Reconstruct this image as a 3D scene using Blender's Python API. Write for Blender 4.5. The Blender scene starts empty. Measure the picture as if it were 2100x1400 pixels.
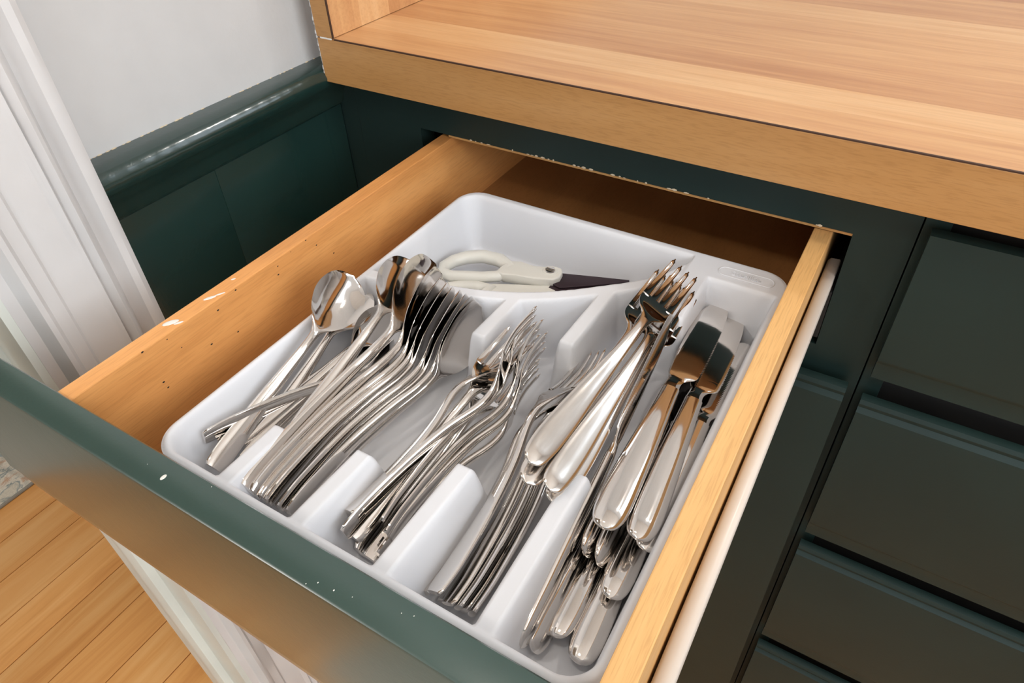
import bpy, bmesh, math, random
from mathutils import Vector, Matrix
random.seed(7)
SC = bpy.context.scene
COL = SC.collection

# ------------------------------------------------------------------ camera, sky, light, exposure
cam_d = bpy.data.cameras.new('camera')
cam = bpy.data.objects.new('camera', cam_d)
COL.objects.link(cam)
cam_d.sensor_width = 36.0
cam_d.lens = 1405.889 / 2100 * 36.0
cam_d.shift_x = -0.01191
cam_d.shift_y = -0.02034
cam_d.clip_start = 0.01
cam.matrix_world = Matrix(((0.8642, -0.3086, 0.3975, 0.4517),
                           (0.5027, 0.5657, -0.6536, -0.4527),
                           (-0.0231, 0.7647, 0.6440, 0.1838),
                           (0, 0, 0, 1)))
_r = cam.matrix_world.to_3x3()
_q = _r.to_quaternion(); _q.normalize()
cam.matrix_world = Matrix.Translation((0.4517, -0.4527, 0.1838)) @ _q.to_matrix().to_4x4()
SC.camera = cam

SC.view_settings.view_transform = 'Standard'
SC.view_settings.look = 'None'
SC.view_settings.exposure = 0.0
SC.view_settings.gamma = 1.0
SC.view_settings.use_curve_mapping = False

world = bpy.data.worlds.new('sky')
SC.world = world
world.use_nodes = True
wn = world.node_tree
wn.nodes['Background'].inputs[0].default_value = (0.80, 0.90, 1.0, 1)
wn.nodes['Background'].inputs[1].default_value = 3.0

def area(name, loc, rot, sx, sy, power, col, shape='RECTANGLE', spread=180):
    l = bpy.data.lights.new(name, 'AREA')
    l.shape = shape; l.size = sx
    if shape == 'RECTANGLE': l.size_y = sy
    l.energy = power; l.color = col; l.spread = math.radians(spread)
    o = bpy.data.objects.new(name, l); COL.objects.link(o)
    o.location = loc; o.rotation_euler = rot
    return o
# daylight entering by the window over the counter (the window opening itself is built further down)
area('window_daylight', (1.17, 0.70, 0.72), (math.radians(-90), 0, 0), 0.74, 0.84, 1.5, (0.90, 0.95, 1.0))
# fill from two added, unseen windows: behind the photographer and at right
area('rear_fill_light', (1.3, -2.42, 0.5), (math.radians(90), 0, 0), 1.5, 1.3, 3.5, (0.95, 0.97, 1.0))
area('side_fill_light', (2.12, -0.75, 0.86), (0, math.radians(90), 0), 1.15, 1.3, 22.0, (0.96, 0.98, 1.0))
# recessed ceiling lamps (their trims are built further down)
LAMPS = [(0.25, -0.55), (1.35, -0.55), (0.25, -1.6), (1.35, -1.6)]
for _x, _y in LAMPS:
    area('ceiling_lamp_light', (_x, _y, 1.589), (0, 0, 0), 0.13, 0.13, 2.9 if _y > -1 else 2.2, (1.0, 0.93, 0.84), 'DISK')

# small wall lamp on the back wall above the counter
area('wall_lamp_light', (0.62, 0.50, 0.86), (math.radians(-62), 0, 0), 0.07, 0.07, 2.2, (1.0, 0.96, 0.90), 'DISK')
# added fill light, no fixture, brightening the floor beyond the doorway
area('hallway_fill_light', (-1.0, -1.5, 1.589), (0, 0, 0), 0.3, 0.3, 15.0, (1.0, 0.95, 0.88), 'DISK')

# ------------------------------------------------------------------ materials
def s2l(c):
    return tuple(((v / 255) / 12.92 if v <= 10.3 else (((v / 255) + 0.055) / 1.055) ** 2.4) for v in c) + (1,)

class NT:
    def __init__(s, name):
        s.m = bpy.data.materials.new(name); s.m.use_nodes = True
        s.t = s.m.node_tree; s.b = s.t.nodes['Principled BSDF']
    def n(s, typ, **kw):
        nd = s.t.nodes.new(typ)
        for k, v in kw.items():
            if k.startswith('i_'):
                nd.inputs[int(k[2:])].default_value = v
            else: setattr(nd, k, v)
        return nd
    def l(s, a, b): s.t.links.new(a, b)
    def coords(s, scale=(1, 1, 1), rot=(0, 0, 0)):
        tc = s.n('ShaderNodeTexCoord'); mp = s.n('ShaderNodeMapping')
        mp.inputs['Scale'].default_value = scale; mp.inputs['Rotation'].default_value = rot
        s.l(tc.outputs['Object'], mp.inputs['Vector']); return mp.outputs['Vector']
    def noise(s, vec, scale, detail=4, rough=0.55, dist=0.0):
        nd = s.n('ShaderNodeTexNoise'); nd.inputs['Scale'].default_value = scale
        nd.inputs['Detail'].default_value = detail; nd.inputs['Roughness'].default_value = rough
        nd.inputs['Distortion'].default_value = dist
        s.l(vec, nd.inputs['Vector']); return nd.outputs['Fac']
    def ramp(s, fac, stops):
        r = s.n('ShaderNodeValToRGB'); e = r.color_ramp.elements
        while len(e) < len(stops): e.new(0.5)
        for el, (p, c) in zip(e, stops): el.position = p; el.color = c
        s.l(fac, r.inputs['Fac']); return r.outputs['Color']
    def mix(s, fac, a, b, mode='MIX'):
        m = s.n('ShaderNodeMix', data_type='RGBA', blend_type=mode)
        for sock, v in ((m.inputs['Factor'], fac), (m.inputs['A'], a), (m.inputs['B'], b)):
            if hasattr(v, 'links'): s.l(v, sock)
            else: sock.default_value = v
        for sock, v in ((m.inputs[6], a), (m.inputs[7], b)):
            if hasattr(v, 'links'): s.l(v, sock)
            else: sock.default_value = v
        return m.outputs[2]
    def bump(s, h, strength, dist=0.001):
        b = s.n('ShaderNodeBump'); b.inputs['Strength'].default_value = strength
        b.inputs['Distance'].default_value = dist
        s.l(h, b.inputs['Height']); s.l(b.outputs['Normal'], s.b.inputs['Normal'])
    def set(s, **kw):
        for k, v in kw.items():
            sock = s.b.inputs[k.replace('_', ' ')]
            if hasattr(v, 'links'): s.l(v, sock)
            else: sock.default_value = v
        return s.m

def mat_plain(name, col, rough, bump=0.0, bscale=60, coat=0.0, var=0.04):
    t = NT(name); v = t.coords()
    c = s2l(col); c2 = tuple(x * (1 - var * 2) for x in c[:3]) + (1,)
    t.set(Base_Color=t.ramp(t.noise(v, 14, 3), [(0.3, c2), (0.7, c)]), Roughness=rough)
    if coat: t.set(Coat_Weight=coat, Coat_Roughness=0.1)
    if bump: t.bump(t.noise(v, bscale, 3), bump, 0.0006)
    return t.m

def mat_wood(name, dark, light, axis, fine=900, broad=22, rough=0.45, coat=0.0, stretch=0.05, flecks=0.25, mid=None, bumpk=0.12):
    t = NT(name)
    sc = [1, 1, 1]; sc[axis] = stretch
    v = t.coords(tuple(sc))
    base = t.ramp(t.noise(v, broad, 5, 0.6, 0.6), [(0.28, s2l(dark)), (0.5, s2l(mid or tuple((a + b) // 2 for a, b in zip(dark, light)))), (0.72, s2l(light))])
    fn = t.noise(v, fine, 2, 0.5)
    fl = t.ramp(fn, [(0.36, (0.62, 0.55, 0.48, 1)), (0.52, (1, 1, 1, 1))])
    t.set(Base_Color=t.mix(flecks, base, fl, 'MULTIPLY'), Roughness=rough)
    if coat: t.set(Coat_Weight=coat, Coat_Roughness=0.12)
    t.bump(fn, bumpk, 0.0003)
    return t.m

def mat_paint(name, col, rough, bump=0.12, coat=0.3, spec=0.5, croughness=0.18):
    t = NT(name); v = t.coords()
    c = s2l(col); c2 = tuple(x * 0.86 for x in c[:3]) + (1,)
    t.set(Base_Color=t.ramp(t.noise(v, 9, 3), [(0.3, c2), (0.7, c)]), Roughness=rough, Coat_Weight=coat, Coat_Roughness=croughness, Specular_IOR_Level=spec)
    n1 = t.noise(v, 420, 2); n2 = t.noise(v, 40, 2)
    m = t.n('ShaderNodeMath', operation='MULTIPLY_ADD'); t.l(n2, m.inputs[0]); m.inputs[1].default_value = 3.0; t.l(n1, m.inputs[2])
    t.bump(m.outputs[0], bump, 0.0004)
    return t.m

def mat_metal(name, col, rough, scratch=0.05):
    t = NT(name); v = t.coords((0.12, 1, 1))
    n = t.noise(v, 500, 3)
    rr = t.n('ShaderNodeMapRange'); t.l(n, rr.inputs[0]); rr.inputs[3].default_value = rough; rr.inputs[4].default_value = rough + scratch
    t.set(Base_Color=s2l(col), Metallic=1.0, Roughness=rr.outputs[0])
    t.bump(t.noise(t.coords((0.25, 1, 1)), 70, 2), 0.05, 0.0006)
    return t.m

M = {}
M['wall'] = mat_plain('white wall paint', (201, 199, 197), 0.55, 0.25, 220)
M['ceiling'] = mat_plain('ceiling paint', (235, 232, 226), 0.7)
M['trim'] = mat_paint('white gloss trim paint', (216, 213, 211), 0.45, 0.14, 0.06)
M['jamb'] = mat_paint('pale grey door jamb paint', (222, 226, 218), 0.45, 0.10, 0.06)
M['green'] = mat_paint('dark green satin paint', (28, 46, 43), 0.50, 0.14, 0.0, spec=0.3, croughness=0.3)
M['green_gloss'] = mat_paint('dark green gloss paint', (28, 52, 48), 0.22, 0.26, 1.0, croughness=0.14)
M['green_front'] = mat_paint('dark green drawer paint', (40, 66, 59), 0.34, 0.16, 1.0, croughness=0.26)
M['side_wood'] = mat_wood('oiled drawer side wood', (206, 138, 76), (238, 176, 110), 1, rough=0.42, stretch=0.06, mid=(224, 158, 92))
M['side_wood_pale'] = mat_wood('pale oak drawer side wood', (204, 150, 88), (226, 180, 118), 1, rough=0.45, stretch=0.05, fine=1200, flecks=0.32, mid=(216, 166, 104))
M['bottom_wood'] = mat_wood('brown drawer bottom plywood', (140, 94, 52), (176, 124, 74), 1, rough=0.4, stretch=0.2, broad=12)
M['raw_wood'] = mat_wood('raw wood under the frame rail', (150, 105, 55), (190, 145, 88), 0, rough=0.6)
M['edge_wood'] = mat_wood('maple edge band', (166, 118, 66), (190, 144, 92), 0, rough=0.42, stretch=0.09, broad=20, flecks=0.3, mid=(180, 132, 78))
M['seam'] = mat_plain('dark laminate seam', (64, 38, 22), 0.6)
M['cream_steel'] = mat_paint('cream enamelled steel', (212, 200, 188), 0.4, 0.02, 0.15)
M['tray'] = NT('white moulded plastic').set(Base_Color=s2l((214, 214, 217)), Roughness=0.45, Specular_IOR_Level=0.3)
M['steel'] = mat_metal('polished stainless steel', (226, 221, 216), 0.055, 0.05)
M['steel_satin'] = mat_metal('brushed stainless steel', (222, 216, 210), 0.10, 0.10)
M['handle_white'] = mat_plain('old white plastic', (224, 221, 212), 0.38, 0.03)
M['blade_dark'] = NT('dark purple coated blade').set(Base_Color=s2l((62, 48, 54)), Metallic=0.5, Roughness=0.42)
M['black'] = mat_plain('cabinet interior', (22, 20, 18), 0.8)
M['window_frame'] = mat_paint('white window frame paint', (232, 232, 230), 0.4)
M['chip'] = mat_plain('bare chipped paint', (206, 188, 160), 0.7)
M['drip'] = mat_plain('white paint spot', (232, 228, 220), 0.5)
M['lamp'] = NT('lit lamp diffuser')
M['lamp'].set(Emission_Color=(1, 0.85, 0.68, 1), Emission_Strength=9.0); M['lamp'] = M['lamp'].m

def mat_counter():
    t = NT('butcher block laminate')
    v = t.coords()
    sep = t.n('ShaderNodeSeparateXYZ'); t.l(v, sep.inputs[0])
    wob = t.noise(t.coords((0.8, 6, 1)), 3, 2)
    # strips across y, each with its own tone; strips break along x every metre or so
    ydiv = t.n('ShaderNodeMath', operation='MULTIPLY'); t.l(sep.outputs[1], ydiv.inputs[0]); ydiv.inputs[1].default_value = 1 / 0.038
    fl = t.n('ShaderNodeMath', operation='FLOOR'); t.l(ydiv.outputs[0], fl.inputs[0])
    wn_ = t.n('ShaderNodeTexWhiteNoise', noise_dimensions='1D'); t.l(fl.outputs[0], wn_.inputs['W'])
    xo = t.n('ShaderNodeMath', operation='MULTIPLY_ADD'); t.l(wn_.outputs[0], xo.inputs[0]); xo.inputs[1].default_value = 5.0; xo.inputs[2].default_value = 0.0
    xf = t.n('ShaderNodeMath', operation='FLOOR'); t.l(xo.outputs[0], xf.inputs[0])
    cv = t.n('ShaderNodeCombineXYZ'); t.l(fl.outputs[0], cv.inputs[0]); t.l(xf.outputs[0], cv.inputs[1])
    wn2 = t.n('ShaderNodeTexWhiteNoise', noise_dimensions='2D'); t.l(cv.outputs[0], wn2.inputs['Vector'])
    g = t.noise(t.coords((0.9, 16, 1)), 5, 5, 0.6, 0.4)
    g2 = t.noise(t.coords((0.05, 1, 1)), 420, 2)
    a = t.n('ShaderNodeMath', operation='MULTIPLY'); t.l(g, a.inputs[0]); a.inputs[1].default_value = 0.62
    a2 = t.n('ShaderNodeMath', operation='MULTIPLY_ADD'); t.l(wn2.outputs[0], a2.inputs[0]); a2.inputs[1].default_value = 0.34; t.l(a.outputs[0], a2.inputs[2])
    c = t.ramp(a2.outputs[0], [(0.24, s2l((172, 116, 72))), (0.40, s2l((192, 139, 92))), (0.55, s2l((206, 156, 106))), (0.72, s2l((216, 172, 124)))])
    c = t.mix(0.18, c, t.ramp(g2, [(0.35, (0.6, 0.5, 0.42, 1)), (0.55, (1, 1, 1, 1))]), 'MULTIPLY')
    t.set(Base_Color=c, Roughness=0.30, Coat_Weight=0.25, Coat_Roughness=0.16)
    return t.m
M['counter'] = mat_counter()

def mat_plank():
    t = NT('varnished yellow pine floor')
    oi = t.n('ShaderNodeObjectInfo')
    tc = t.n('ShaderNodeTexCoord'); mp = t.n('ShaderNodeMapping'); mp.inputs['Scale'].default_value = (1, 0.10, 1)
    off = t.n('ShaderNodeVectorMath', operation='ADD'); t.l(tc.outputs['Object'], off.inputs[0]); 
    sc = t.n('ShaderNodeVectorMath', operation='SCALE'); t.l(oi.outputs['Location'], sc.inputs[0]); sc.inputs['Scale'].default_value = 7.3
    t.l(sc.outputs[0], off.inputs[1]); t.l(off.outputs[0], mp.inputs[0])
    g = t.noise(mp.outputs[0], 26, 5, 0.6, 1.2)
    base = t.ramp(g, [(0.30, s2l((212, 148, 80))), (0.5, s2l((230, 170, 100))), (0.70, s2l((240, 188, 122)))])
    tint = t.ramp(oi.outputs['Random'], [(0.0, (0.86, 0.80, 0.74, 1)), (1.0, (1.04, 1.0, 0.98, 1))])
    t.set(Base_Color=t.mix(1.0, base, tint, 'MULTIPLY'), Roughness=0.34, Coat_Weight=0.3, Coat_Roughness=0.15)
    return t.m
M['plank'] = mat_plank()

def mat_rug():
    t = NT('faded oriental rug')
    v = t.coords()
    w = t.noise(v, 700, 2)
    n = t.noise(v, 16, 4, 0.6, 1.6)
    vo = t.n('ShaderNodeTexVoronoi', feature='DISTANCE_TO_EDGE'); vo.inputs['Scale'].default_value = 13; t.l(v, vo.inputs['Vector'])
    c = t.ramp(n, [(0.40, s2l((222, 214, 196))), (0.47, s2l((150, 160, 158))), (0.52, s2l((228, 220, 204))), (0.60, s2l((230, 222, 206))), (0.68, s2l((212, 178, 150)))])
    ln = t.ramp(vo.outputs[0], [(0.03, s2l((120, 128, 126))), (0.07, (1, 1, 1, 1))])
    c = t.mix(0.22, c, ln, 'MULTIPLY')
    c = t.mix(0.35, c, t.ramp(w, [(0.35, (0.55, 0.52, 0.48, 1)), (0.6, (1, 1, 1, 1))]), 'MULTIPLY')
    t.set(Base_Color=c, Roughness=0.95); t.bump(w, 0.6, 0.002)
    return t.m
M['rug'] = mat_rug()

# ------------------------------------------------------------------ helpers
def link(name, bm, mat, parent=None, smooth=False, kind=None, sharp=None):
    me = bpy.data.meshes.new(name)
    bmesh.ops.recalc_face_normals(bm, faces=bm.faces)
    bm.to_mesh(me); bm.free()
    if mat: me.materials.append(mat)
    if smooth:
        for p in me.polygons: p.use_smooth = True
        if sharp: me.set_sharp_from_angle(angle=math.radians(sharp))
    o = bpy.data.objects.new(name, me); COL.objects.link(o)
    if parent: o.parent = parent
    if kind: o['kind'] = kind
    return o
def tag(o, label, cat, group=None):
    o['label'] = label; o['category'] = cat
    if group: o['group'] = group
    return o
def empty(name, loc=(0, 0, 0)):
    o = bpy.data.objects.new(name, None); COL.objects.link(o); o.location = loc
    o.empty_display_size = 0.02
    return o
def box(bm, x0, x1, y0, y1, z0, z1, bevel=0.0):
    r = bmesh.ops.create_cube(bm, size=1)
    vs = r['verts']
    for v in vs:
        v.co.x = x0 if v.co.x < 0 else x1
        v.co.y = y0 if v.co.y < 0 else y1
        v.co.z = z0 if v.co.z < 0 else z1
    if bevel:
        es = list({e for v in vs for e in v.link_edges})
        bmesh.ops.bevel(bm, geom=es, offset=bevel, segments=2, profile=0.6, affect='EDGES')
def boxobj(name, b, mat, parent=None, bevel=0.0, kind=None, smooth=False):
    bm = bmesh.new(); box(bm, *b, bevel=bevel)
    return link(name, bm, mat, parent, kind=kind, smooth=smooth, sharp=35 if smooth else None)
def extrude_profile(bm, pts, axis, a, b, closed=True, wob=None, steps=1):
    """pts 2D profile; axis 0: extrude in x with pts=(y,z); 1: in y with pts=(x,z); 2: in z with pts=(x,y)"""
    rings = []
    for i in range(steps + 1):
        t = a + (b - a) * i / steps
        ring = []
        for (p, q) in pts:
            dx = wob(p, q, t) if wob else 0
            co = {0: (t, p, q), 1: (p + dx, t, q), 2: (p + dx, q, t)}[axis]
            ring.append(bm.verts.new(co))
        rings.append(ring)
    n = len(pts)
    for r0, r1 in zip(rings, rings[1:]):
        for k in range(n):
            bm.faces.new((r0[k], r0[(k + 1) % n], r1[(k + 1) % n], r1[k]))
    bm.faces.new(rings[0]); bm.faces.new(rings[-1][::-1])
def hashn(a):
    return math.sin(a * 127.1) * math.cos(a * 57.3 + 1.7)
def sstep(t):
    t = max(0.0, min(1.0, t)); return t * t * (3 - 2 * t)
def interp(tab, u):
    if u <= tab[0][0]: return tab[0][1]
    for (a, va), (b, vb) in zip(tab, tab[1:]):
        if u <= b:
            return va + (vb - va) * (u - a) / (b - a)
    return tab[-1][1]
def interps(tab, u):
    """smooth (Catmull-Rom) interpolation"""
    if u <= tab[0][0]: return tab[0][1]
    if u >= tab[-1][0]: return tab[-1][1]
    for i in range(len(tab) - 1):
        a, va = tab[i]; b, vb = tab[i + 1]
        if u <= b:
            p0 = tab[i - 1] if i else (a - (b - a), va - (vb - va) * 0)
            p3 = tab[i + 2] if i + 2 < len(tab) else (b + (b - a), vb)
            m0 = (vb - p0[1]) / (b - p0[0]); m1 = (p3[1] - va) / (p3[0] - a)
            h = b - a; t = (u - a) / h
            return ((2*t**3 - 3*t*t + 1) * va + (t**3 - 2*t*t + t) * h * m0 + (-2*t**3 + 3*t*t) * vb + (t**3 - t*t) * h * m1)

# ------------------------------------------------------------------ room shell
XW = -0.022                      # plaster face of the wall on the left
FL = -0.91
CE = 1.6
def wallobj(name, boxes, mat=None):
    bm = bmesh.new()
    for b in boxes: box(bm, *b)
    return link(name, bm, mat or M['wall'], kind='structure')
# left wall with the doorway at y -1.15 .. -0.33
wallobj('wall_left', [(-0.125, XW, -0.33, 0.6, FL, CE), (-0.125, XW, -1.15, -0.33, 1.12, CE), (-0.125, XW, -2.5, -1.15, FL, CE)])
WX0, WX1, WZ0, WZ1 = 0.80, 1.54, 0.30, 1.14
wallobj('wall_back', [(XW - 0.1, WX0, 0.6, 0.7, FL, CE), (WX1, 2.2, 0.6, 0.7, FL, CE), (WX0, WX1, 0.6, 0.7, FL, WZ0), (WX0, WX1, 0.6, 0.7, WZ1, CE)])
SY0, SY1, SZ0, SZ1 = -1.42, -0.08, 0.26, 1.46
wallobj('wall_right', [(2.1, 2.2, -2.5, SY0, FL, CE), (2.1, 2.2, SY1, 0.6, FL, CE), (2.1, 2.2, SY0, SY1, FL, SZ0), (2.1, 2.2, SY0, SY1, SZ1, CE)])
RX0, RX1, RZ0, RZ1 = 0.55, 2.05, -0.15, 1.15
wallobj('wall_front', [(XW - 0.1, RX0, -2.5, -2.4, FL, CE), (RX1, 2.2, -2.5, -2.4, FL, CE), (RX0, RX1, -2.5, -2.4, FL, RZ0), (RX0, RX1, -2.5, -2.4, RZ1, CE)])
wallobj('ceiling', [(-2.3, 2.2, -2.5, 0.7, CE, CE + 0.05)], M['ceiling'])
wallobj('wall_hallway', [(-2.3, -2.2, -2.5, 0.7, FL, CE), (-2.2, -0.125, 0.6, 0.7, FL, CE), (-2.2, -0.125, -2.5, -2.4, FL, CE)])
def window(name, x0, x1, z0, z1, y, s):
    w = empty(name, (x0, y, z0)); w['kind'] = 'structure'
    def part(nm, b, m, be=0.003):
        o = boxobj(nm, (b[0] - x0, b[1] - x0, b[2] - y, b[3] - y, b[4] - z0, b[5] - z0), m, w, bevel=be)
        return o
    t = 0.035
    for b in ((x0, x1, y, y + 0.03, z0, z0 + t), (x0, x1, y, y + 0.03, z1 - t, z1), (x0, x0 + t, y, y + 0.03, z0 + t, z1 - t), (x1 - t, x1, y, y + 0.03, z0 + t, z1 - t)):
        part('window_frame', b, M['window_frame'])
    zm = (z0 + z1) / 2
    part('window_rail', (x0 + t, x1 - t, y, y + 0.03, zm - 0.015, zm + 0.015), M['window_frame'])
    xm = (x0 + x1) / 2
    part('window_mullion', (xm - 0.01, xm + 0.01, y + 0.005, y + 0.025, z0 + t, z1 - t), M['window_frame'])
    return w
window('window_1', WX0, WX1, WZ0, WZ1, 0.64, 1)
window('added_window_rear', RX0, RX1, RZ0, RZ1, -2.47, -1)  # added window out of view, opening for the rear fill light
w3 = window('added_window_right', -0.67, 0.67, SZ0, SZ1, 0.0, 1)  # added window out of view in the right wall, for the side fill
w3.matrix_world = Matrix.Translation((2.15, -1.42, SZ0)) @ Matrix.Rotation(math.radians(90), 4, 'Z')
# floor: subfloor with separate boards
floor = boxobj('floor', (-2.3, 2.2, -2.5, 0.7, FL - 0.04, FL - 0.012), M['black'], kind='structure')
PW = 0.0783
bm = bmesh.new(); box(bm, 0.0009, PW - 0.0009, 0, 1.0, 0, 0.0125, bevel=0.0008)
pl0 = None
i = 0
x = -0.3555 - PW * 10
while x < 1.2:
    y = -2.4 + 0.35 * ((i * 5) % 4) - 0.6
    while y < 0.6:
        y1 = y + 1.4
        a, b = max(y, -2.4), min(y1, 0.6)
        if b - a > 0.05:
            if pl0 is None:
                pl0 = link('floor_board', bm, M['plank'], floor); o = pl0
            else:
                o = pl0.copy(); COL.objects.link(o); o.parent = floor
            o.location = (x, a + 0.0006, FL - 0.0125); o.scale = (1, b - a - 0.0012, 1)
        y = y1
    x += PW; i += 1
# far floor strip the boards do not reach
boxobj('floor_board_field', (x, 2.1, -2.4, 0.6, FL - 0.0125, FL), M['plank'], floor)
boxobj('floor_board_field', (-2.2, -0.3555 - PW * 10 - 0.001, -2.4, 0.6, FL - 0.0125, FL), M['plank'], floor)

# rugs
def rug(name, x0, x1, y0, y1, lab):
    r = empty(name, (x0, y0, FL))
    bm = bmesh.new(); box(bm, 0, x1 - x0, 0, y1 - y0, 0.0005, 0.008, bevel=0.003)
    link('pile', bm, M['rug'], r, smooth=True)
    bm = bmesh.new()
    for a in (0.0, ):
        box(bm, x1 - x0 - 0.004, x1 - x0 + 0.003, 0, y1 - y0, 0.0005, 0.007, bevel=0.002)
    link('bound_edge', bm, mat_plain('rug binding', (150, 146, 134), 0.9, 0.5, 800), r, smooth=True)
    tag(r, lab, 'rug')
rug('rug', -1.75, -0.822, -1.5, 0.35, 'faded cream and blue patterned rug on the floor beyond the doorway')
rug('rug', -0.075, 0.62, -1.35, -0.47, 'pale patterned kitchen rug below the drawer, mirrored in its green front')

# door casing (moulded), jamb, stop
cas = [(XW, -0.2455), (0.002, -0.2457), (0.004, -0.250), (0.003, -0.2545), (-0.005, -0.2575), (-0.007, -0.2605), (-0.002, -0.264), (0.003, -0.2665),
       (0.0045, -0.2690), (0.002, -0.2715), (-0.002, -0.2728), (0.0005, -0.2745), (-0.0005, -0.2765), (-0.0025, -0.279), (-0.0025, -0.2960), (-0.004, -0.299),
       (-0.0015, -0.3015), (-0.0015, -0.3100), (0.0015, -0.3130), (0.0015, -0.3165), (-0.003, -0.3195), (-0.008, -0.3215), (-0.010, -0.3285), (XW, -0.3285)]
bm = bmesh.new()
extrude_profile(bm, cas, 2, FL, 1.2, wob=lambda p, q, t: 0.0005 * hashn(t * 3.1 + q * 9) if p > XW else 0, steps=60)
link('trim_1', bm, M['trim'], kind='structure', smooth=True, sharp=40)
# jamb: lining of the doorway, facing the camera, with a stop moulding on it
jb = [(-0.010, -0.3285), (-0.010, -0.334), (-0.050, -0.334), (-0.052, -0.3415), (-0.060, -0.3440), (-0.070, -0.3440), (-0.074, -0.3415), (-0.076, -0.336), (-0.125, -0.336), (-0.130, -0.3285)]
bm = bmesh.new(); extrude_profile(bm, jb, 2, FL, 1.12, steps=1)
link('trim_2', bm, M['jamb'], kind='structure', smooth=True, sharp=40)
# chair rail
rl = [(XW, -0.0255), (-0.013, -0.0262), (-0.006, -0.0275), (-0.001, -0.0305), (0.0015, -0.0355), (0.001, -0.041), (-0.003, -0.047), (-0.009, -0.053),
      (-0.013, -0.060), (-0.015, -0.0675), (-0.0165, -0.0705), (-0.0185, -0.0720), (XW, -0.0722)]
bm = bmesh.new()
extrude_profile(bm, rl, 1, -0.2450, 0.02, wob=lambda p, q, t: 0.00045 * hashn(t * 41 + q * 90) if p > XW else 0, steps=60)
link('trim_3', bm, M['green_gloss'], kind='structure', smooth=True, sharp=50)
# ragged paint line / caulk between rail and plaster
bm = bmesh.new()
for k in range(70):
    y = -0.243 + 0.262 * k / 70
    if random.random() < 0.45:
        r = 0.0005 + random.random() * 0.0006
        bmesh.ops.create_icosphere(bm, subdivisions=1, radius=r, matrix=Matrix.Translation((XW + 0.0002, y + random.random() * 0.003, -0.0255)) @ Matrix.Diagonal((0.7, 2.4, 0.7, 1)))
link('trim_4', bm, M['chip'], kind='structure', smooth=True)
# wainscot boards under the rail
wains = empty('wall_wainscot', (XW, -0.2455, FL)); wains['kind'] = 'structure'
def wb(y0, y1):
    boxobj('board', (0, 0.0035, y0 + 0.2455, y1 + 0.2455, 0.0, -0.0722 - FL), M['green_gloss'], wains, bevel=0.0004, smooth=True)
wb(-0.2450, -0.15005); wb(-0.1499, -0.0009)
boxobj('baseboard_left', (XW + 0.0036, -0.006, -0.2450, -0.001, FL, FL + 0.12), M['green_gloss'], kind='structure', bevel=0.002)

# ------------------------------------------------------------------ base cabinet that holds the open drawer
CB = -0.038                                  # underside of the countertop
cab = empty('base_cabinet', (0.24, 0.0, FL))
tag(cab, 'dark green base cabinet under the counter holding the open cutlery drawer', 'cabinet')
def cpart(nm, b, m=None, parent=None, bevel=0.0006, root=cab):
    x0, x1, y0, y1, z0, z1 = b
    L = root.location
    return boxobj(nm, (x0 - L.x, x1 - L.x, y0 - L.y, y1 - L.y, z0 - L.z, z1 - L.z), m or M['green'], parent or root, bevel=bevel)
OX0, OX1, OZ0, OZ1 = 0.0739, 0.4413, -0.1790, -0.0779
cpart('filler_strip', (XW + 0.0002, 0.0008, 0.0008, 0.019, FL + 0.1, CB))
cpart('frame_stile', (0.0015, OX0, 0.0, 0.019, FL + 0.09, CB), bevel=0.0)
cpart('frame_stile', (OX1, 0.4786, 0.0, 0.019, FL + 0.09, CB), bevel=0.0)
cpart('frame_rail', (OX0, OX1, 0.0, 0.019, OZ1, CB), bevel=0.0)
cpart('frame_rail', (OX0, OX1, 0.0, 0.019, -0.215, OZ0), bevel=0.0)
cpart('raw_rail_edge', (OX0 + 0.03, OX1, 0.0006, 0.0185, OZ1 - 0.0022, OZ1 - 0.0001), M['raw_wood'], bevel=0.0)
# chipped paint along the lower edge of the rail
bm = bmesh.new()
xs = [0.128, 0.133, 0.139, 0.146, 0.170, 0.185, 0.189, 0.193, 0.199, 0.2045, 0.209, 0.228, 0.232, 0.2365, 0.243, 0.262, 0.268, 0.272, 0.283, 0.290, 0.309, 0.313, 0.3225, 0.3395, 0.4175, 0.4195]
for xx in xs:
    w = 0.0006 + random.random() * 0.0020; h = 0.0004 + random.random() * 0.0007
    bmesh.ops.create_icosphere(bm, subdivisions=1, radius=1.0, matrix=Matrix.Translation((xx - 0.24, -0.0001, OZ1 - FL + h * 0.3)) @ Matrix.Diagonal((w, 0.0003, h, 1)))
link('chipped_paint', bm, M['chip'], cab, kind='stuff')
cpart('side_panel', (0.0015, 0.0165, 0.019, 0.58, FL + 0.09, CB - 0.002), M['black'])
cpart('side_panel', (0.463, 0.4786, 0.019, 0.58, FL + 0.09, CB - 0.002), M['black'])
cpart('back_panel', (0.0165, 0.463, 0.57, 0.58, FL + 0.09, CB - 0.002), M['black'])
cpart('toe_kick', (0.0015, 0.4786, 0.05, 0.065, FL, FL + 0.09), M['green'])
def front_profile(y, zt, zb, th=0.0105, top=True, bot=True):
    p = [(y + th, zb), (y + th, zt), (y + 0.0065, zt)]
    p += [(y + 0.0035, zt - 0.0010), (y + 0.0022, zt - 0.0045), (y + 0.0030, zt - 0.0080), (y + 0.0018, zt - 0.0105), (y + 0.0003, zt - 0.0122), (y, zt - 0.0150)] if top else [(y, zt)]
    p += [(y, zb + 0.0205), (y + 0.0004, zb + 0.0185), (y + 0.0020, zb + 0.0165), (y + 0.0026, zb + 0.0145), (y + 0.0026, zb + 0.0008), (y + 0.0036, zb)] if bot else [(y, zb)]
    return p
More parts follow.
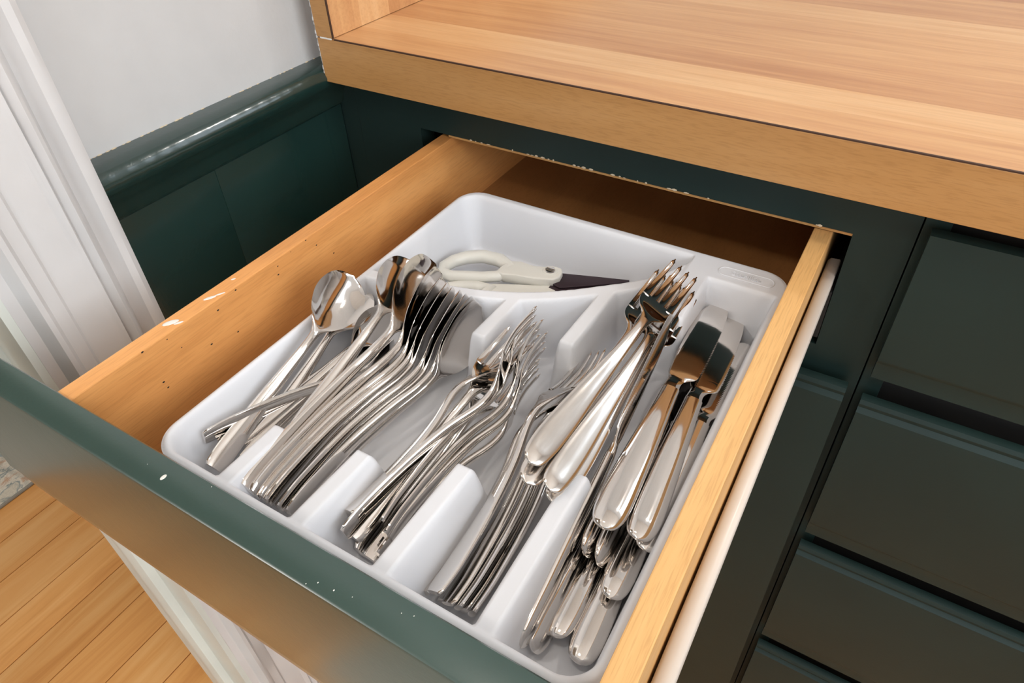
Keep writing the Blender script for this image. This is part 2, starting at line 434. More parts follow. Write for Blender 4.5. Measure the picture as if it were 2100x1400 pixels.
def front_panel(nm, x0, x1, zt, zb, root, y=-0.019, top=True, bot=True, mat=None):
    L = root.location
    bm = bmesh.new()
    pts = [(a - L.y, b - L.z) for a, b in front_profile(y, zt, zb, top=top, bot=bot)]
    extrude_profile(bm, pts, 0, x0 - L.x, x1 - L.x)
    return link(nm, bm, mat or M['green'], root, smooth=True, sharp=30)
front_panel('door', 0.030, 0.4725, -0.1985, FL + 0.10, cab)
# slide hardware fixed in the opening
br = bmesh.new(); box(br, 0.4365 - 0.24, 0.4408 - 0.24, -0.0012, 0.30, -0.172 - FL, -0.128 - FL, bevel=0.0008)
link('slide_channel', br, M['black'], cab)

cab2 = empty('drawer_cabinet', (0.80, 0.0, FL))
tag(cab2, 'dark green cabinet with a stack of closed drawers right of the open one', 'cabinet')
cpart('frame_stile', (0.4796, 0.4950, 0.0, 0.019, FL + 0.09, CB), root=cab2)
cpart('frame_stile', (1.10, 1.12, 0.0, 0.019, FL + 0.09, CB), root=cab2)
cpart('gap_shade_panel', (0.4950, 1.10, 0.012, 0.019, FL + 0.09, CB), root=cab2, m=M['black'])  # near-black sheet: shade in the gaps between drawer fronts, put in as colour
cpart('side_panel', (0.4796, 0.4950, 0.019, 0.58, FL + 0.09, CB - 0.002), root=cab2)
cpart('side_panel', (1.10, 1.12, 0.019, 0.58, FL + 0.09, CB - 0.002), root=cab2)
cpart('toe_kick', (0.4796, 1.12, 0.05, 0.065, FL, FL + 0.09), root=cab2)
for zt, zb, tp, bt in ((-0.0552, -0.1808, False, True), (-0.2040, -0.3823, True, True), (-0.4037, -0.5841, True, True), (-0.6070, -0.79, True, True)):
    front_panel('drawer_front', 0.4842, 1.115, zt, zb, cab2, top=tp, bot=bt)

# ------------------------------------------------------------------ countertop and side splash
ct = empty('countertop', (0.0, -0.03, 0.0))
tag(ct, 'maple look laminate countertop with stripes, running over both green cabinets', 'countertop')
bm = bmesh.new(); box(bm, 0.0005, 1.9, 0.0016, 0.629, -0.0365, 0.0, bevel=0.0)
link('slab', bm, M['counter'], ct)
bm = bmesh.new(); box(bm, 0.0, 1.9, 0.0, 0.0014, -0.038, -0.0009, bevel=0.0004)
link('edge_band', bm, M['edge_wood'], ct)
bm = bmesh.new(); box(bm, 0.0185, 1.9, 0.0001, 0.0016, -0.0009, 0.00003, bevel=0.0)
link('seam_line', bm, M['seam'], ct)
sp = empty('side_splash', (0.0, -0.03, 0.0))
tag(sp, 'upright wooden splash board on the counter end against the white wall', 'splashback')
bm = bmesh.new(); box(bm, 0.0, 0.0168, 0.0014, 0.629, 0.0004, 0.10, bevel=0.0002)
link('board', bm, M['counter'], sp)
bm = bmesh.new(); box(bm, 0.0, 0.0168, 0.0, 0.0014, 0.0004, 0.10, bevel=0.0003)
link('edge_band', bm, M['edge_wood'], sp)
bm = bmesh.new(); box(bm, 0.0168, 0.0178, 0.0001, 0.0016, 0.0004, 0.10, bevel=0.0)
link('seam_line', bm, M['seam'], sp)
# rough caulk where wall, splash and counter end meet
bm = bmesh.new()
for k in range(120):
    z = -0.0385 + 0.14 * k / 120
    r = 0.0009 + 0.0012 * abs(hashn(k * 0.7))
    bmesh.ops.create_icosphere(bm, subdivisions=1, radius=r, matrix=Matrix.Translation((-0.0006, -0.0285 + 0.0005 * hashn(k), z)) @ Matrix.Diagonal((0.55, 1.0, 1.3, 1)))
box(bm, XW, -0.0004, -0.006, 0.59, -0.026, 0.1, bevel=0.0)
link('trim_5', bm, M['wall'], kind='structure')
# white caulk smear on the seam by the splash foot
bm = bmesh.new()
for k in range(9):
    bmesh.ops.create_icosphere(bm, subdivisions=1, radius=1.0, matrix=Matrix.Translation((0.004 + 0.0014 * k, 0.0002, -0.0003 - 0.0002 * abs(hashn(k)))) @ Matrix.Diagonal((0.0012, 0.0003, 0.0009, 1)))
link('caulk_smear', bm, M['drip'], sp)

# ------------------------------------------------------------------ the open drawer
ZS, DL, DR, TH, YB, YF = -0.0814, 0.0938, 0.4288, 0.0125, 0.190, -0.3590
dz = -0.1555                                  # upper face of the drawer bottom
dr = empty('drawer', (0.26, -0.14, -0.165))
tag(dr, 'open wooden drawer with a dark green front, holding the white cutlery tray', 'drawer')
def dpart(nm, b, m, bevel=0.0008):
    return cpart(nm, b, m, None, bevel, dr)
dpart('drawer_side', (DL, DL + TH, YF, YB, -0.168, ZS), M['side_wood'])
dpart('drawer_side', (DR - TH, DR, YF, YB, -0.168, ZS), M['side_wood_pale'])
dpart('drawer_back', (DL + TH, DR - TH, YB - 0.012, YB, -0.165, ZS - 0.004), M['side_wood'])
dpart('drawer_bottom', (DL + TH, DR - TH, YF, YB - 0.012, -0.1600, dz), M['bottom_wood'], 0.0)
# front panel: slab with rounded upper edge and bevelled lower lip
L = dr.location
fy0, fy1 = -0.3768, -0.3590
pf = [(fy1, -0.2135), (fy1, -0.0785), (fy1 - 0.0009, -0.0774), (fy0 + 0.0016, -0.0774), (fy0 + 0.0004, -0.0780), (fy0, -0.0795), (fy0, -0.1965), (fy0 + 0.0001, -0.1972), (fy0 + 0.0024, -0.2135)]
bm = bmesh.new(); extrude_profile(bm, [(a - L.y, b - L.z) for a, b in pf], 0, -0.008 - L.x, 0.50 - L.x)
pe = [(fy1, -0.197), (fy1, -0.0785), (fy1 - 0.0009, -0.0774), (fy0 + 0.0016, -0.0774), (fy0 + 0.0004, -0.0780), (fy0, -0.0795), (fy0, -0.1965)]
extrude_profile(bm, [(a - L.y, b - L.z) for a, b in pe], 0, -0.0215 - L.x, -0.0079 - L.x)
link('drawer_front', bm, M['green_front'], dr, smooth=True, sharp=30)
bm = bmesh.new()
for (xx, yy, r) in ((0.1984, -0.3685, 0.0015), (0.1850, -0.3672, 0.0003), (0.3080, -0.3715, 0.0007), (0.3000, -0.3722, 0.0006), (0.2960, -0.3750, 0.0005), (0.3165, -0.3700, 0.0004), (0.2230, -0.3610, 0.0004), (0.392, -0.366, 0.0008), (0.389, -0.3675, 0.0005), (0.338, -0.3655, 0.0004), (0.343, -0.364, 0.0005)):
    bmesh.ops.create_icosphere(bm, subdivisions=2, radius=1.0, matrix=Matrix.Translation((xx - L.x, yy - L.y, -0.0774 - L.z)) @ Matrix.Diagonal((r * (0.75 if r > 0.001 else 0.45), r * (1.2 if r > 0.001 else 0.6), 0.00012, 1)))
link('paint_spot', bm, M['drip'], dr, smooth=True, kind='stuff')
bm = bmesh.new()
for (xx, yy, a, b) in ((0.0995, -0.2885, 0.0022, 0.0052), (0.1040, -0.2862, 0.0010, 0.0030), (0.1010, -0.2600, 0.0014, 0.0042), (0.1035, -0.2540, 0.0008, 0.0035), (0.0985, -0.2385, 0.0008, 0.0016)):
    bmesh.ops.create_icosphere(bm, subdivisions=2, radius=1.0, matrix=Matrix.Translation((xx - L.x, yy - L.y, ZS - L.z)) @ Matrix.Rotation(-0.5, 4, 'Z') @ Matrix.Diagonal((a, b, 0.00015, 1)))
link('paint_scuff', bm, M['drip'], dr, smooth=True, kind='stuff')
bm = bmesh.new()
for k in range(15):
    xx = DL + TH; yy = -0.34 + 0.2 * random.random(); zz = ZS - 0.001 - 0.04 * random.random() ** 2
    r = 0.0003 + 0.0005 * random.random()
    bmesh.ops.create_icosphere(bm, subdivisions=1, radius=1.0, matrix=Matrix.Translation((xx - L.x, yy - L.y, zz - L.z)) @ Matrix.Diagonal((0.0001, r * 1.3, r * 0.8, 1)))
link('dark_crumb', bm, M['black'], dr, kind='stuff')
# drawer runner: folded cream steel on the outer right side, and its twin on the left
for sgn, xa in ((1, 0.4302), (-1, 0.0926)):
    bm = bmesh.new()
    pts = [(xa, -0.1685), (xa, -0.1180), (xa + sgn * 0.0018, -0.1155), (xa + sgn * 0.0078, -0.1150), (xa + sgn * 0.0088, -0.1160), (xa + sgn * 0.0090, -0.1240), (xa + sgn * 0.0076, -0.1240), (xa + sgn * 0.0074, -0.1180), (xa + sgn * 0.0020, -0.1190), (xa + sgn * 0.0012, -0.1685)]
    extrude_profile(bm, [(a - L.x, b - L.z) for a, b in pts], 1, -0.345 - L.y, 0.024 - L.y)
    link('runner', bm, M['cream_steel'], dr, smooth=True, sharp=50)

# ------------------------------------------------------------------ cutlery tray (moulded height field)
TX0, TX1, TY0, TY1, TR = 0.1435, 0.4155, -0.3500, -0.0290, 0.020
ZB, ZR = -0.1550, -0.1050
ZF = -0.1525
def rrect(x, y, x0, x1, y0, y1, r):
    cx, cy = (x0 + x1) / 2, (y0 + y1) / 2
    qx = abs(x - cx) - (x1 - x0) / 2 + r; qy = abs(y - cy) - (y1 - y0) / 2 + r
    return -(math.hypot(max(qx, 0), max(qy, 0)) + min(max(qx, qy), 0) - r)
ARC = [(0.140, -0.1620), (0.175, -0.1560), (0.2067, -0.1498), (0.2339, -0.1421), (0.2606, -0.1302), (0.2847, -0.1146), (0.3070, -0.0960), (0.3226, -0.0820), (0.3333, -0.0696), (0.3457, -0.0475), (0.36, -0.02)]
DIV = [(0.1998, 0.1998, -0.3050, -0.200), (0.2515, 0.2560, -0.2960, -0.1845), (0.3040, 0.3085, -0.2770, -0.1640), (0.3610, 0.3572, -0.2520, -0.1085)]
def wallf(d, a, b):
    return 1 - sstep((d - a) / b)
def tray_h(x, y):
    H = ZR - ZF
    d = rrect(x, y, TX0, TX1, TY0, TY1, TR)
    # back rim widens to a platform on the right
    di = rrect(x, y, TX0 + 0.0035, TX1 - 0.0048, TY0 + 0.0040, TY1 - 0.0065, 0.017)
    h = H * wallf(di, 0.0, 0.0105) if di > 0 else H
    d2 = rrect(x, y, 0.3555, TX1 + 0.05, -0.0560, 0.05, 0.008)
    h = max(h, H * wallf(-d2, 0.0, 0.012))
    # platform between rear and knife compartment
    yy = interp([(0, 0)], 0)
    hw = 0.0048 + 0.0034 * sstep((y + 0.105) / 0.05)
    cx = 0.3573 - 0.0033 * sstep((y + 0.105) / 0.05)
    if y > -0.1085:
        h = max(h, H * wallf(abs(x - cx), hw, 0.008))
    # cross wall
    if x < 0.352:
        yc = interps(ARC, x); sl = (interps(ARC, x + 0.002) - interps(ARC, x - 0.002)) / 0.004
        dd = abs(y - (yc - 0.0052)) / math.sqrt(1 + sl * sl)
        h = max(h, (H - 0.0008) * wallf(dd, 0.0040, 0.0100))
    # dividers with a finger scoop
    for k, (xa, xb, y1, y2) in enumerate(DIV):
        yarc = interps(ARC, min(xa, 0.345)) if k < 3 else 0.0
        if y > yarc - 0.004 and k < 3: continue
        t = (y + 0.345) / 0.2
        xc = xa + (xb - xa) * t * 0.75
        if y < y1: f = 1.0
        elif y < y2:
            f = 1 - sstep((y - y1) / 0.0150) * 0.90
            f = max(f, 0.10 + 0.90 * sstep((y - (y2 - 0.012)) / 0.012))
        else: f = 1.0
        h = max(h, (H - 0.0008) * f * wallf(abs(x - xc), 0.0043 - 0.0012 * (1 - f), 0.0085))
    return h
def build_tray():
    bm = bmesh.new()
    nx, ny = 226, 266
    grid = []
    for j in range(ny + 1):
        row = []
        for i in range(nx + 1):
            u = TX0 + (TX1 - TX0) * i / nx; v = TY0 + (TY1 - TY0) * j / ny
            # pull corner samples onto the rounded outline
            d = rrect(u, v, TX0, TX1, TY0, TY1, TR)
            if d < 0:
                cx = TX0 + TR if u < (TX0 + TX1) / 2 else TX1 - TR
                cy = TY0 + TR if v < (TY0 + TY1) / 2 else TY1 - TR
                n = Vector((u - cx, v - cy)); n.normalize()
                u, v = cx + n.x * TR, cy + n.y * TR
                d = 0
            h = tray_h(u, v)
            z = ZF + h
            if d < 0.0022: z -= 0.0013 * (1 - sstep(d / 0.0022))
            row.append(bm.verts.new((u - 0.28, v + 0.19, z - ZB)))
        grid.append(row)
    for j in range(ny):
        for i in range(nx):
            bm.faces.new((grid[j][i], grid[j][i + 1], grid[j + 1][i + 1], grid[j + 1][i]))
    loop = [grid[0][i] for i in range(nx + 1)] + [grid[j][nx] for j in range(1, ny + 1)] + [grid[ny][i] for i in range(nx - 1, -1, -1)] + [grid[j][0] for j in range(ny - 1, 0, -1)]
    prev = loop
    for dzv, ins in ((-0.0045, 0.0), (-0.0052, 0.0012), (-0.049, 0.0075)):
        cur = []
        for v in loop:
            c = Vector((v.co.x, v.co.y)); k = Vector((-0.0005, -0.0005)) + Vector((0, 0))
            n = Vector((max(-1, min(1, v.co.x / 0.125)), max(-1, min(1, v.co.y / 0.15))))
            s = Vector((v.co.x - n.x * ins, v.co.y - n.y * ins))
            cur.append(bm.verts.new((s.x, s.y, max(ZR - ZB - 0.0013 + dzv, 0.0002))))
        n_ = len(loop)
        for i in range(n_):
            bm.faces.new((prev[i], cur[i], cur[(i + 1) % n_], prev[(i + 1) % n_]))
        prev = cur
    bmesh.ops.remove_doubles(bm, verts=bm.verts, dist=1e-5)
    return bm
tray = empty('cutlery_tray', (0.28, -0.19, ZB))
tag(tray, 'white moulded plastic cutlery tray with five compartments inside the open drawer', 'tray')
tb = link('tray_body', build_tray(), M['tray'], tray, smooth=True)
# raised maker's oval and lettering on the rear right rim
cu = bpy.data.curves.new('lettering', 'FONT')
cu.body = 'Sterilite'; cu.size = 0.0072; cu.extrude = 0.0004; cu.align_x = 'CENTER'; cu.align_y = 'CENTER'; cu.bevel_depth = 0.0001; cu.space_character = 0.95
tmp = bpy.data.objects.new('tmp', cu); COL.objects.link(tmp)
bpy.context.view_layer.update()
lm = bpy.data.meshes.new_from_object(tmp.evaluated_get(bpy.context.evaluated_depsgraph_get()))
bpy.data.objects.remove(tmp)
lm.name = 'lettering'; lm.materials.clear(); lm.materials.append(M['tray'])
lo = bpy.data.objects.new('lettering', lm); COL.objects.link(lo); lo.parent = tray
lo.location = (0.3860 - 0.28, -0.0445 + 0.19, ZR - ZB + 0.0001)
bm = bmesh.new()
N = 64; ringi = []
for k in range(N):
    a = 2 * math.pi * k / N
    cx = (0.0142 if math.cos(a) > 0 else -0.0142)
    for_r = []
    for rr, zz in ((0.0045, 0), (0.0048, 0.0005), (0.0053, 0.0005), (0.0056, 0)):
        for_r.append(bm.verts.new((cx + rr * math.cos(a), rr * math.sin(a), zz)))
    ringi.append(for_r)
for k in range(N):
    a, b = ringi[k], ringi[(k + 1) % N]
    for q in range(3): bm.faces.new((a[q], a[q + 1], b[q + 1], b[q]))
ov = link('oval_border', bm, M['tray'], tray, smooth=True)
ov.location = (0.3860 - 0.28, -0.0445 + 0.19, ZR - ZB + 0.0001)

# ------------------------------------------------------------------ cutlery
def rings_to_bm(bm, rings, cap0=True, cap1=True):
    vr = [[bm.verts.new(p) for p in r] for r in rings]
    n = len(vr[0])
    for a, b in zip(vr, vr[1:]):
        for k in range(n):
            bm.faces.new((a[k], a[(k + 1) % n], b[(k + 1) % n], b[k]))
    if cap0: bm.faces.new(vr[0])
    if cap1: bm.faces.new(vr[-1][::-1])
NR = 18
def ring(x, w, t, zc, yc=0.0, cup=0.0, pw=0.75, tilt=0.0):
    out = []
    for k in range(NR):
        a = 2 * math.pi * (k + 0.5) / NR
        ca, sa = math.cos(a), math.sin(a)
        y = w * math.copysign(abs(ca) ** pw, ca)
        z = zc + cup * (abs(y / w) ** 2 if w > 1e-6 else 0) + t / 2 * math.copysign(abs(sa) ** pw, sa)
        out.append((x, yc + y, z))
    return out
def make_piece(kind, parts):
    """parts: list of (name, mesh, material key); returns the first thing of its kind"""
    return [(n, m) for n, m in parts]
def meshify(name, rings_list, mat, sharp=40):
    bm = bmesh.new()
    for r in rings_list: rings_to_bm(bm, r)
    bmesh.ops.recalc_face_normals(bm, faces=bm.faces)
    me = bpy.data.meshes.new(name); bm.to_mesh(me); bm.free()
    me.materials.append(mat)
    for p in me.polygons: p.use_smooth = True
    me.set_sharp_from_angle(angle=math.radians(sharp))
    return me
def lin(a, b, n): return [a + (b - a) * i / n for i in range(n + 1)]

def spoon_parts(L, hw):
    # side profile, half width and thickness along the length (fractions of L)
    zt = [(0, 0.000), (0.10, -0.0004), (0.30, 0.0012), (0.45, 0.0055), (0.58, 0.0112), (0.66, 0.0118), (0.74, 0.0092), (0.85, 0.0060), (0.94, 0.0032), (1.0, 0.0000)]
    wt = [(0, 0.0052), (0.012, 0.0062), (0.10, 0.0066), (0.30, 0.0050), (0.50, 0.0034), (0.60, 0.0028), (0.645, 0.0034), (0.68, 0.35 * hw), (0.735, 0.72 * hw), (0.80, 0.96 * hw), (0.85, hw), (0.90, 0.93 * hw), (0.95, 0.74 * hw), (0.98, 0.48 * hw), (0.995, 0.22 * hw), (1.0, 0.06 * hw)]
    tt = [(0, 0.0036), (0.2, 0.0042), (0.45, 0.0047), (0.62, 0.0042), (0.70, 0.0022), (0.78, 0.0014), (1, 0.0014)]
    ct_ = [(0.64, 0.0), (0.70, 0.0022), (0.80, 0.0085 * hw / 0.021), (0.88, 0.0085 * hw / 0.021), (0.95, 0.0050 * hw / 0.021), (1.0, 0.0)]
    def rg(u):
        w = interps(wt, u); c = interps(ct_, u) if u > 0.64 else 0
        z = interps(zt, u) * L / 0.195 - c * 0.6
        return ring(u * L, w, interp(tt, u), z, cup=c, pw=0.85 if u < 0.6 else 0.9)
    us1 = [0, 0.004, 0.012] + lin(0.03, 0.64, 34)
    us2 = lin(0.64, 0.94, 26) + [0.955, 0.967, 0.977, 0.985, 0.991, 0.996, 1.0]
    return [('handle', meshify('spoon_handle', [[rg(u) for u in us1]], M['steel'])), ('bowl', meshify('spoon_bowl', [[rg(u) for u in us2]], M['steel'], 60))]

def fork_parts(L, hw, style, mat):
    zt = [(0, 0.000), (0.10, -0.0006), (0.30, 0.0010), (0.45, 0.0050), (0.57, 0.0118), (0.64, 0.0128), (0.71, 0.0095), (0.79, 0.0030), (0.88, -0.0005), (0.95, -0.0008), (1.0, 0.0)] if style == 'S' else [(0, 0.000), (0.10, 0.0010), (0.30, 0.0050), (0.45, 0.0085), (0.58, 0.0095), (0.66, 0.0078), (0.73, 0.0030), (0.80, -0.0002), (0.88, -0.0010), (0.94, 0.0004), (1.0, 0.0030)]
    if style == 'S':
        wt = [(0, 0.0050), (0.012, 0.0062), (0.10, 0.0066), (0.30, 0.0050), (0.50, 0.0033), (0.60, 0.0028), (0.64, 0.0032), (0.68, 0.5 * hw), (0.72, 0.82 * hw), (0.77, 0.96 * hw), (0.81, hw)]
        tt = [(0, 0.0036), (0.2, 0.0042), (0.45, 0.0047), (0.62, 0.0042), (0.70, 0.0024), (0.81, 0.0018)]
        us1 = [0, 0.004, 0.012] + lin(0.03, 0.64, 34)
    else:
        wt = [(0, 0.0010), (0.004, 0.0032), (0.012, 0.0054), (0.03, 0.0070), (0.06, 0.0080), (0.10, 0.0084), (0.18, 0.0080), (0.32, 0.0062), (0.45, 0.0045), (0.56, 0.0036), (0.62, 0.0036), (0.66, 0.0052), (0.695, 0.75 * hw), (0.73, 0.96 * hw), (0.78, hw)]
        tt = [(0, 0.0018), (0.03, 0.0042), (0.3, 0.0046), (0.5, 0.0036), (0.62, 0.0036), (0.70, 0.0024), (0.81, 0.0020)]
        us1 = [0, 0.002, 0.005, 0.010, 0.017, 0.026, 0.038] + lin(0.05, 0.64, 34)
    ur = 0.785
    def zc(u): return interps(zt, u) * L / 0.195
    def rg(u):
        return ring(u * L, interps(wt, u), interp(tt, u), zc(u), cup=0.0012 * sstep((u - 0.64) / 0.1), pw=(0.85 if style == 'S' else 0.98) if u < 0.64 else 0.8)
    us2 = lin(0.64, ur, 16)
    head = [[rg(u) for u in us2]]
    for k in range(4):
        off = (k - 1.5) / 1.5
        r = []
        for u in [ur - 0.012] + lin(ur, 0.985, 14) + [0.993, 1.0]:
            s = (u - ur) / (1 - ur)
            yc = off * hw * (0.80 - 0.02 * max(s, 0))
            w = hw * 0.20 * (1 - 0.45 * max(s, 0)) * (1 if u < 0.99 else 0.35)
            t = 0.0019 * (1 - 0.3 * max(s, 0)) * (1 if u < 0.99 else 0.4)
            rr = []
            for q in range(10):
                a = 2 * math.pi * (q + 0.5) / 10
                rr.append((u * L, yc + w * math.copysign(abs(math.cos(a)) ** 0.7, math.cos(a)), zc(u) + 0.0012 * off * off + t / 2 * math.copysign(abs(math.sin(a)) ** 0.7, math.sin(a))))
            r.append(rr)
        head.append(r)
    bm = bmesh.new(); n0 = 0
    rings_to_bm(bm, head[0])
    for r in head[1:]: rings_to_bm(bm, r)
    bmesh.ops.recalc_face_normals(bm, faces=bm.faces)
    me = bpy.data.meshes.new('fork_head'); bm.to_mesh(me); bm.free(); me.materials.append(M['steel'])
    for p in me.polygons: p.use_smooth = True
    me.set_sharp_from_angle(angle=math.radians(50))
    return [('handle', meshify('fork_handle', [[rg(u) for u in us1]], mat)), ('head', me)]

def knife_parts(L):
    hl = 0.52
    wt = [(0, 0.0012), (0.003, 0.0036), (0.010, 0.0056), (0.022, 0.0070), (0.045, 0.0082), (0.09, 0.0087), (0.20, 0.0082), (0.35, 0.0068), (0.48, 0.0056), (0.52, 0.0054)]
    tt = [(0, 0.0016), (0.01, 0.0044), (0.04, 0.0072), (0.15, 0.0084), (0.40, 0.0066), (0.50, 0.0052), (0.52, 0.0050)]
    us = [0, 0.0015, 0.004, 0.008, 0.013, 0.020, 0.030, 0.042] + lin(0.055, hl, 30)
    hr = [ring(u * L, interps(wt, u), interp(tt, u), 0.0, pw=0.96) for u in us]
    # blade: spine on +y, toothed edge on -y
    r = []
    n = 110
    for i in range(n + 1):
        s = i / n
        u = hl - 0.006 + (1 - hl + 0.006) * (s if s < 0.9 else 0.9 + 0.1 * math.sin((s - 0.9) / 0.1 * math.pi / 2))
        x = u * L
        sp_ = interps([(0, 0.0050), (0.10, 0.0042), (0.16, 0.0058), (0.5, 0.0062), (0.78, 0.0054), (0.86, 0.0040), (0.92, 0.0014), (0.96, -0.0016), (0.985, -0.0044), (1.0, -0.0070)], s)
        ed = interps([(0, -0.0050), (0.06, -0.0046), (0.11, -0.0062), (0.15, -0.0108), (0.20, -0.0122), (0.45, -0.0132), (0.70, -0.0136), (0.84, -0.0132), (0.92, -0.0122), (0.97, -0.0104), (1.0, -0.0078)], s)
        if 0.22 < s < 0.72: ed += 0.00035 * (1 if i % 2 else -1)
        t = interp([(0, 0.0046), (0.06, 0.0036), (0.12, 0.0018), (0.3, 0.0015), (1.0, 0.0009)], s)
        c = (sp_ + ed) / 2; w = (sp_ - ed) / 2
        rr = []
        for q in range(12):
            a = 2 * math.pi * (q + 0.5) / 12
            ca, sa = math.cos(a), math.sin(a)
            yy = math.copysign(abs(ca) ** 0.5, ca)
            th = t * (1.0 if yy > -0.55 else 0.35 + 0.65 * (1 + yy) / 0.45)
            rr.append((x, c + w * yy, th / 2 * math.copysign(abs(sa) ** 0.5, sa)))
        r.append(rr)
    return [('handle', meshify('knife_handle', [hr], M['steel'])), ('blade', meshify('knife_blade', [r], M['steel'], 25))]

PARTS = dict(table_spoon=spoon_parts(.190, 0.0212), teaspoon=spoon_parts(.156, 0.0180), salad_fork=fork_parts(.163, 0.0112, 'S', M['steel']),
             table_fork=fork_parts(.188, 0.0120, 'S', M['steel']), large_fork=fork_parts(.208, 0.0128, 'O', M['steel_satin']), knife=knife_parts(.207))
GROUP = dict(table_spoon='tablespoons in the second compartment', teaspoon='teaspoons in the left compartment', salad_fork='small forks in the third compartment',
             table_fork='table forks in the fourth compartment', large_fork='large forks lying on top of the fourth compartment', knife='knives in the right compartment')
CAT = dict(table_spoon='spoon', teaspoon='spoon', salad_fork='fork', table_fork='fork', large_fork='fork', knife='knife')
